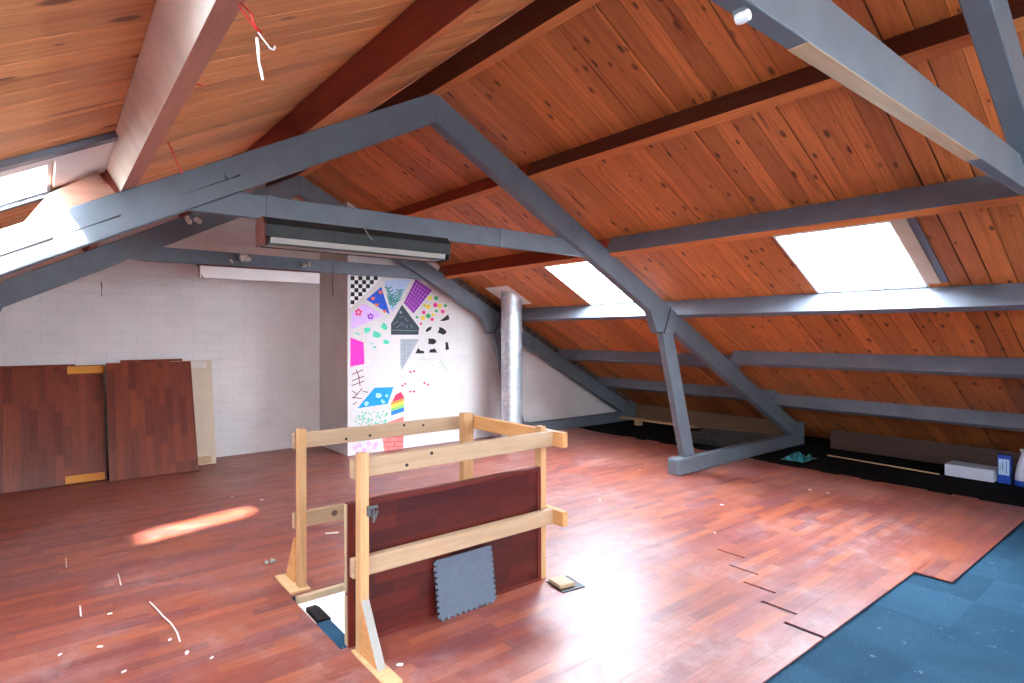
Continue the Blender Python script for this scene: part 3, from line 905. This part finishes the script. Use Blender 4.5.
# chequered corner
def in_tri(x, y): return (x - 65) / 205 + (y - 105) / 190 <= 1.0
ck = shape('chequered_patch', [[(65, 100), (272, 100), (65, 297)]], (240, 240, 238))
sq = []
for i in range(9):
    for j in range(8):
        x, y = 66 + i * 24, 100 + j * 25
        if (i + j) % 2 == 0 and in_tri(x + 12, y + 12): sq.append([(x, y), (x + 24, y), (x + 24, y + 25), (x, y + 25)])
shape('black_square', sq, (18, 18, 18), ck, 1)
bt = shape('blue_triangle', [[(163, 245), (257, 166), (310, 338)]], (36, 84, 200))
def heart(cx, cy, s): return [(cx, cy + s), (cx - s, cy - .1 * s), (cx - .7 * s, cy - .8 * s), (cx, cy - .35 * s), (cx + .7 * s, cy - .8 * s), (cx + s, cy - .1 * s)]
shape('orange_heart', [heart(252, 200, 15), heart(205, 238, 14), heart(230, 278, 14), heart(277, 318, 12)], (236, 110, 70), bt, 1)
pt = shape('plant_patch', [[(275, 130), (330, 118), (442, 120), (328, 322), (308, 305)]], (184, 200, 226))
lv = []
for (x0, y0, x1, y1) in ((345, 280, 290, 160), (350, 275, 375, 180), (330, 295, 310, 220)):
    lv.append(stroke(x0, y0, x1, y1, 4))
    for t in range(1, 6):
        x, y = x0 + (x1 - x0) * t / 6, y0 + (y1 - y0) * t / 6
        lv += [stroke(x, y, x - 22, y - 14, 7), stroke(x, y, x + 22, y - 14, 7)]
shape('green_leaf', lv, (40, 140, 128), pt, 1)
pu = shape('purple_weave', [[(470, 118), (572, 188), (456, 332), (396, 266)]], (132, 24, 150))
wv = []
for t in range(1, 8):
    f_ = t / 8
    wv.append(stroke(470 + (396 - 470) * f_, 118 + (266 - 118) * f_, 572 + (456 - 572) * f_, 188 + (332 - 188) * f_, 3))
for t in range(1, 6):
    f_ = t / 6
    wv.append(stroke(470 + 102 * f_, 118 + 70 * f_, 396 + 60 * f_, 266 + 66 * f_, 3))
shape('light_line', wv, (196, 120, 210), pu, 1)
dots = [((238, 210, 70), [(558, 237, 14), (548, 290, 15), (620, 285, 14), (515, 360, 14), (578, 340, 10), (525, 280, 9)]),
        ((52, 168, 96), [(597, 237, 13), (655, 283, 10), (548, 347, 15), (598, 317, 9), (478, 355, 8), (522, 282, 6)]),
        ((236, 60, 140), [(592, 280, 14), (520, 325, 12), (638, 320, 12), (572, 368, 11), (502, 395, 8)])]
for rgb, ds in dots:
    shape('coloured_dot', [disc(a, b, r) for a, b, r in ds], rgb)
li = shape('lilac_patch', [[(70, 332), (148, 268), (272, 345), (70, 432)]], (226, 186, 240))
def flower(cx, cy, r): return [disc(cx + r * .75 * math.cos(a), cy + r * .75 * math.sin(a), r * .45, 8) for a in [2 * PI * i / 5 - .3 for i in range(5)]]
shape('red_flower', flower(115, 325, 20), (226, 56, 96), li, 1)
shape('violet_flower', flower(190, 350, 18), (150, 60, 200), li, 1)
shape('green_blob', [blob(275, 412, 20), blob(168, 436, 19, amp=.2), blob(225, 462, 24), blob(285, 508, 18), stroke(95, 452, 122, 464, 8), blob(215, 540, 8), blob(195, 520, 7)], (88, 210, 176))
shape('magenta_patch', [[(65, 480), (147, 512), (152, 645), (65, 662)]], (246, 50, 184))
hs = shape('chalk_house', [[(385, 278), (492, 420), (487, 464), (317, 464), (317, 395)]], (52, 60, 70))
ch = [disc(378, 325, 9, 8), stroke(330, 400, 360, 380, 3), stroke(400, 360, 425, 380, 3), stroke(350, 420, 380, 400, 3), stroke(410, 400, 420, 425, 3), stroke(325, 435, 485, 440, 3), stroke(370, 360, 392, 350, 3), stroke(380, 385, 400, 410, 3), stroke(440, 400, 450, 425, 3)]
shape('chalk_line', ch, (120, 150, 150), hs, 1)
gy = shape('grey_patch', [[(375, 490), (492, 490), (386, 682), (375, 650)]], (168, 172, 178))
shape('grey_line', [stroke(375 + 2, y_, 480 - (y_ - 490) * .55, y_, 2) for y_ in range(505, 660, 22)] + [stroke(400, 492, 400, 640, 2), stroke(430, 492, 430, 600, 2)], (140, 144, 152), gy, 1)
shape('black_spot', [[(620, 378), (672, 338), (680, 368), (650, 378)], [(530, 440), (545, 420), (570, 412), (565, 432), (540, 448)],
      blob(632, 440, 24), blob(568, 505, 24), [(655, 510), (670, 510), (678, 555), (655, 560)], [(468, 580), (485, 545), (500, 562), (522, 565), (522, 580)], [(552, 575), (560, 555), (590, 550), (604, 575)]], (26, 26, 28))
sp = [stroke(620, 612, 665, 682, 4)]
for t in range(1, 5):
    sp += [stroke(620 + 10 * t, 612 + 16 * t, 600 + 10 * t, 625 + 16 * t, 3)]
shape('green_sprig', sp + [stroke(500, 600, 560, 640, 2), stroke(480, 620, 600, 612, 2), stroke(500, 640, 590, 655, 2)], (160, 190, 160))
tw = []
for (x0, y0, x1, y1) in ((75, 90, 145, 60), (75, 130, 150, 100), (72, 160, 150, 130), (75, 190, 110, 215), (80, 240, 140, 175), (75, 230, 135, 240), (80, 278, 105, 260), (100, 60, 120, 110), (115, 100, 125, 160), (140, 195, 175, 200)):
    tw.append(stroke(x0, y0, x1, y1, 5))
shape('red_twig', tw, (120, 30, 50), sheet=2)
sk = shape('sky_patch', [[(215, 172), (332, 168), (297, 272), (108, 300)]], (20, 150, 222), sheet=2)
shape('white_cloud', [blob(238, 220, 18, amp=.2), blob(165, 272, 14, amp=.2), blob(290, 222, 9, amp=.2), blob(262, 252, 8, amp=.2), blob(270, 262, 10, amp=.2)], (170, 218, 246), sk, 1, sheet=2)
rbw = shape('rainbow_patch', [[(318, 275), (345, 215), (378, 198), (398, 228), (398, 250)]], (232, 54, 96), sheet=2)
for (rgb, y0, y1) in (((246, 150, 70), 262, 280), ((246, 226, 90), 278, 302), ((150, 214, 120), 300, 322), ((40, 130, 230), 318, 345)):
    dy = -26
    shape('rainbow_band', [[(318, y0), (398, y0 + dy), (398, y1 + dy), (318, y1)]], rgb, rbw, 1, sheet=2)
gl_ = []
for i in range(46):
    x, y = random.uniform(85, 290), random.uniform(325, 402)
    a = random.uniform(-1, 1)
    gl_.append(stroke(x, y, x + 12, y + 12 * a, 6))
shape('green_leaf', gl_, (70, 196, 150), sheet=2)
bk = shape('brick_patch', [[(264, 478), (296, 388), (396, 350), (396, 470), (386, 640), (285, 640)]], (232, 130, 124), sheet=2)
shape('red_line', [stroke(268, y_, 394, y_ - 4, 4) for y_ in (420, 450, 480, 510, 540, 570, 600)] + [stroke(300 + 40 * (i % 2), 420 + 30 * i, 300 + 40 * (i % 2), 450 + 30 * i, 4) for i in range(6)] + [stroke(360, 420 + 60 * i, 360, 450 + 60 * i, 4) for i in range(3)], (196, 66, 66), bk, 1, sheet=2)
shape('lavender_flower', [q for c in ((95, 545), (120, 530), (150, 560), (215, 540), (225, 520), (180, 520), (110, 580)) for q in flower(c[0], c[1], 12)], (220, 160, 220), sheet=2)
shape('red_cherry', [disc(a, b, 7, 10) for a, b in ((438, 74), (460, 70), (405, 148), (388, 160), (438, 196), (460, 195), (525, 143), (547, 152))], (216, 60, 96), sheet=2)

# ------------------------------------------------------------------ eaves on the right
kb = MB().span(8.62, 8.66, -2.5, 3.6, -.012, .25).build('eaves_board', MT['brown_plank'], None, .004)
tag(kb, 'shade-darkened brown board closing the foot of the roof behind the polystyrene slab', 'board', 'boards at the eaves')
kb = MB().span(8.70, 8.74, 4.3, 7.2, -.012, .27).build('eaves_board', MT['eave_plank'], None, .004)
tag(kb, 'light brown board closing the foot of the roof beyond the middle truss', 'board', 'boards at the eaves')
pl = MB().box((8.15, 6.2, .09), (.16, 1.5, .03), (0.0, 0.08, 0.04)).box((8.15, 6.6, .03), (.10, .10, .084)).box((8.15, 5.7, .03), (.10, .10, .084)).build('long_plank', MT['pale_plank'], None, .003)
tag(pl, 'long pale plank lying over the dark eaves floor near the far truss', 'plank')
for lay, ang in enumerate((0.0, 0.34, -0.22, 0.12, 0.26)):
    for i in range(5):
        cx, cy = 7.5 + i * 0.18 + random.uniform(-.04, .04), 4.75 + random.uniform(-.08, .08)
        o = MB().box((0, 0, .011), (random.uniform(.045, .075), random.uniform(.9, 1.15), .022)).build('loose_plank', MT['slat'], None, .002)
        o.location = (cx, cy, -.012 + lay * .0235); o.rotation_euler = (0, 0, ang)
        tag(o, 'thin dark plank in the loose heap under the eaves behind the middle truss', 'plank', 'loose planks under the eaves')
st = MB().box((7.95, 2.75, .006), (.02, 1.25, .012), (0, 0, -.08)).build('thin_batten', MT['pale_plank'])
tag(st, 'thin pale batten lying on the black eaves floor', 'batten')
# crumpled teal film beside the sill beam
tf = MB()
N = 9
vs = [[tf.bm.verts.new((7.35 + i * .05 + random.uniform(-.015, .015), 3.40 + j * .035 + random.uniform(-.012, .012), -.008 + (random.uniform(.0, .06) if 0 < i < N - 1 and 0 < j < N - 1 else 0))) for j in range(N)] for i in range(N)]
for i in range(N - 1):
    for j in range(N - 1):
        tf.bm.faces.new((vs[i][j], vs[i + 1][j], vs[i + 1][j + 1], vs[i][j + 1]))
o = tf.build('plastic_film', MT['teal'])
so = o.modifiers.new('solid', 'SOLIDIFY'); so.thickness = .002
tag(o, 'crumpled teal plastic film on the dark floor by the sill beam', 'plastic film')
ps = MB().box((8.12, 1.88, .055), (.28, .44, .13), (0, 0, .0)).build('polystyrene_slab', MT['polystyrene'], None, .004)
tag(ps, 'grey-white polystyrene slab lying under the eaves beside the blue carton', 'slab')
ct = thing('carton', 'upright blue and white carton standing beside the polystyrene slab', 'carton', (8.12, 1.59, -.012))
MB().span(8.06, 8.18, 1.535, 1.645, -.018, .285).build('box', MT['blue'], ct, .004)
MB().span(8.056, 8.0595, 1.545, 1.635, .075, .245).build('front_label', MT['blue_pale'], ct)
MB().span(8.0545, 8.0558, 1.565, 1.57, .09, .23).span(8.0545, 8.0558, 1.595, 1.60, .12, .21).build('label_mark', MT['blue'], ct)
bo = thing('spray_bottle', 'white plastic bottle with a blue base at the frame edge beside the carton', 'bottle', (8.1, 1.437, -.018))
MB().lathe([(.07, 0), (.075, .01), (.075, .06)], (8.1, 1.437, -.018), 20).build('base', MT['blue'], bo, smooth=True)
MB().lathe([(.074, .0601), (.07, .10), (.055, .2), (.03, .30), (.022, .33), (.022, .36), (.03, .362), (.03, .39), (.0, .391)], (8.1, 1.437, -.018), 20).build('body', MT['polystyrene'], bo, smooth=True)

# ------------------------------------------------------------------ small hanging and lying things
def wire(name, pts, r, mat, label, cat='wire', parent=None):
    o = MB().tube(pts, r, 6).build(name, mat, parent, smooth=True)
    return tag(o, label, cat) if parent is None else o
rw = thing('loose_wire', 'red wire loop with a white connector hanging from the pale-faced purlin', 'wire', unproj(237, 4, 1.42))
d0 = 1.46
wire('red_loop', [unproj(x, y, d) for x, y, d in ((239, 4, 1.43), (241, 3, 1.43), (246, 8, 1.45), (252, 14, 1.46), (253, 20, 1.46), (256, 27, 1.47), (262, 33, 1.48))], .0028, MT['red_wire'], '', parent=rw)
wire('red_loop', [unproj(x, y, d) for x, y, d in ((239, 5, 1.43), (242, 10, 1.44), (249, 20, 1.46), (255, 27, 1.47), (259, 33, 1.48))], .0028, MT['red_wire'], '', parent=rw)
wire('bare_end', [unproj(x, y, d) for x, y, d in ((258, 32, 1.47), (264, 40, 1.48), (270, 48, 1.48), (274, 50, 1.48), (275, 46, 1.48))], .0022, MT['white_wire'], '', parent=rw)
wire('connector', [unproj(x, y, d) for x, y, d in ((257, 38, 1.465), (258, 48, 1.465), (259, 62, 1.465), (261, 70, 1.465), (263, 80, 1.465))], [.004, .0042, .003, .004, .003], MT['white_wire'], '', parent=rw)
wire('loose_wire', [unproj(x, y, d) for x, y, d in ((168, 142, 2.3), (172, 150, 2.3), (176, 160, 2.3), (182, 174, 2.3))], .003, MT['red_wire'], 'short pink wire hanging below the lower end of the pale-faced purlin')
wire('loose_wire', [unproj(x, y, d) for x, y, d in ((191, 85, 2.04), (197, 84, 2.03), (203, 86, 2.03))], .003, MT['red_wire'], 'tiny red wire stub halfway up the pale-faced purlin')
cl = thing('cable_clip', 'pale metal clip under the collar tie of the truss at the frame edge', 'clip', on_y(740, 12, YT[0] + .05))
c0 = on_y(741, 8, YT[0] + .09)
MB().lathe([(.012, -.02), (.014, 0), (.012, .01), (.006, .012)], (c0.x, c0.y, 2.325), 12, 'Y').build('clip_body', MT['white_wire'], cl)
MB().box((c0.x, c0.y, 2.336), (.02, .03, .016)).build('clip_base', MT['steel'], cl)
# foam clumps
def clump(label, c, r, n=7):
    mb = MB()
    for i in range(n):
        p = Vector(c) + Vector((random.uniform(-1, 1) * r * .9, random.uniform(-.1, .1) * r, random.uniform(-.4, .4) * r))
        bmesh.ops.create_icosphere(mb.bm, subdivisions=2, radius=r * random.uniform(.25, .48), matrix=Matrix.Translation(p))
    for v_ in mb.bm.verts:
        v_.co += Vector((random.uniform(-1, 1), random.uniform(-1, 1), random.uniform(-1, 1))) * r * .09
    tag(mb.build('foam_clump', MT['foam'], None, 0, True), label, 'foam', 'expanding foam clumps on the trusses')
clump('pale foam clump stuck on the collar tie of the far truss', on_y(246, 258, YT[2] - .03), .075, 9)
clump('pale foam clump above the right end of the slim batten light', on_y(306, 264, YT[2] - .03), .06, 7)
clump('small foam stub above the left part of the slim batten light', on_y(230, 261, YT[2] - .03), .035, 4)
clump('pale foam clump between the left rafters of the middle and far truss', on_y(193, 220, YT[2] - .01), .07, 6)
wire('hanging_wire', [on_y(333, 264, YT[2] - .02), on_y(332.5, 280, YT[2] - .02), on_y(333, 296, YT[2] - .02)], .004, MT['black'], 'thin black wire hanging from the far collar tie beside the batten light')
wire('hanging_wire', [on_y(101, 281, YT[2] - .02), on_y(102, 288, YT[2] - .02), on_y(101.5, 296, YT[2] - .02)], .004, MT['black'], 'short black wire hanging under the left rafter of the far truss')
# floor litter
def floor_pts(lst, z=.004): return [on_floor(a, b, z) for a, b in lst]
wire('string', floor_pts([(150, 602), (156, 608), (163, 616), (171, 623), (177, 632), (180, 641)]), .0042, MT['white_wire'], 'curved piece of pale string lying on the laminate left of the stair opening', 'string')
wire('splinter', floor_pts([(118, 574), (121, 585)]), .005, MT['card'], 'pale splinter on the laminate below the sun patch', 'splinter')
wire('splinter', floor_pts([(66, 558), (66.5, 567)]), .004, MT['card'], 'short splinter on the laminate near the frame edge left of the sun patch', 'splinter')
wire('splinter', floor_pts([(80, 606), (81, 616)]), .004, MT['card'], 'thin splinter on the laminate left of the pale string', 'splinter')
p = on_floor(270, 563, 0)
mb = MB()
for i in range(6):
    bmesh.ops.create_icosphere(mb.bm, subdivisions=1, radius=random.uniform(.012, .02), matrix=Matrix.Translation(p + Vector((random.uniform(-.03, .03), random.uniform(-.02, .02), .014))))
tag(mb.build('dust_ball', MT['grey_wood'], None, 0, True), 'grey fluff ball on the laminate left of the rear rail post', 'dust ball')
p = on_floor(332, 533, 0)
tag(MB().box(p + Vector((0, 0, .002)), (.10, .03, .004), (0, 0, -.5)).build('paper_scrap', MT['card'], None, .001), 'small white paper scrap on the floor between the rail posts', 'paper')
chips = [(100, 647), (212, 658), (187, 653), (124, 672), (110, 614), (170, 640), (400, 665), (810, 490), (722, 505), (715, 533), (828, 493), (60, 655), (545, 520), (600, 500), (640, 470), (262, 500), (232, 497)]
for (a, b) in chips:
    p = on_floor(a, b, 0)
    s = random.uniform(.012, .022)
    o = MB().prism([(s * .9 * math.cos(t), s * .5 * math.sin(t), 0) for t in (0.2, 1.3, 2.5, 3.6, 5.1)], (0, 0, .005)).build('plaster_chip', MT['white'])
    o.location = p; o.rotation_euler = (0, 0, random.uniform(0, 3))
    tag(o, 'small white plaster chip lying on the red laminate floor', 'plaster chip', 'plaster chips on the floor')
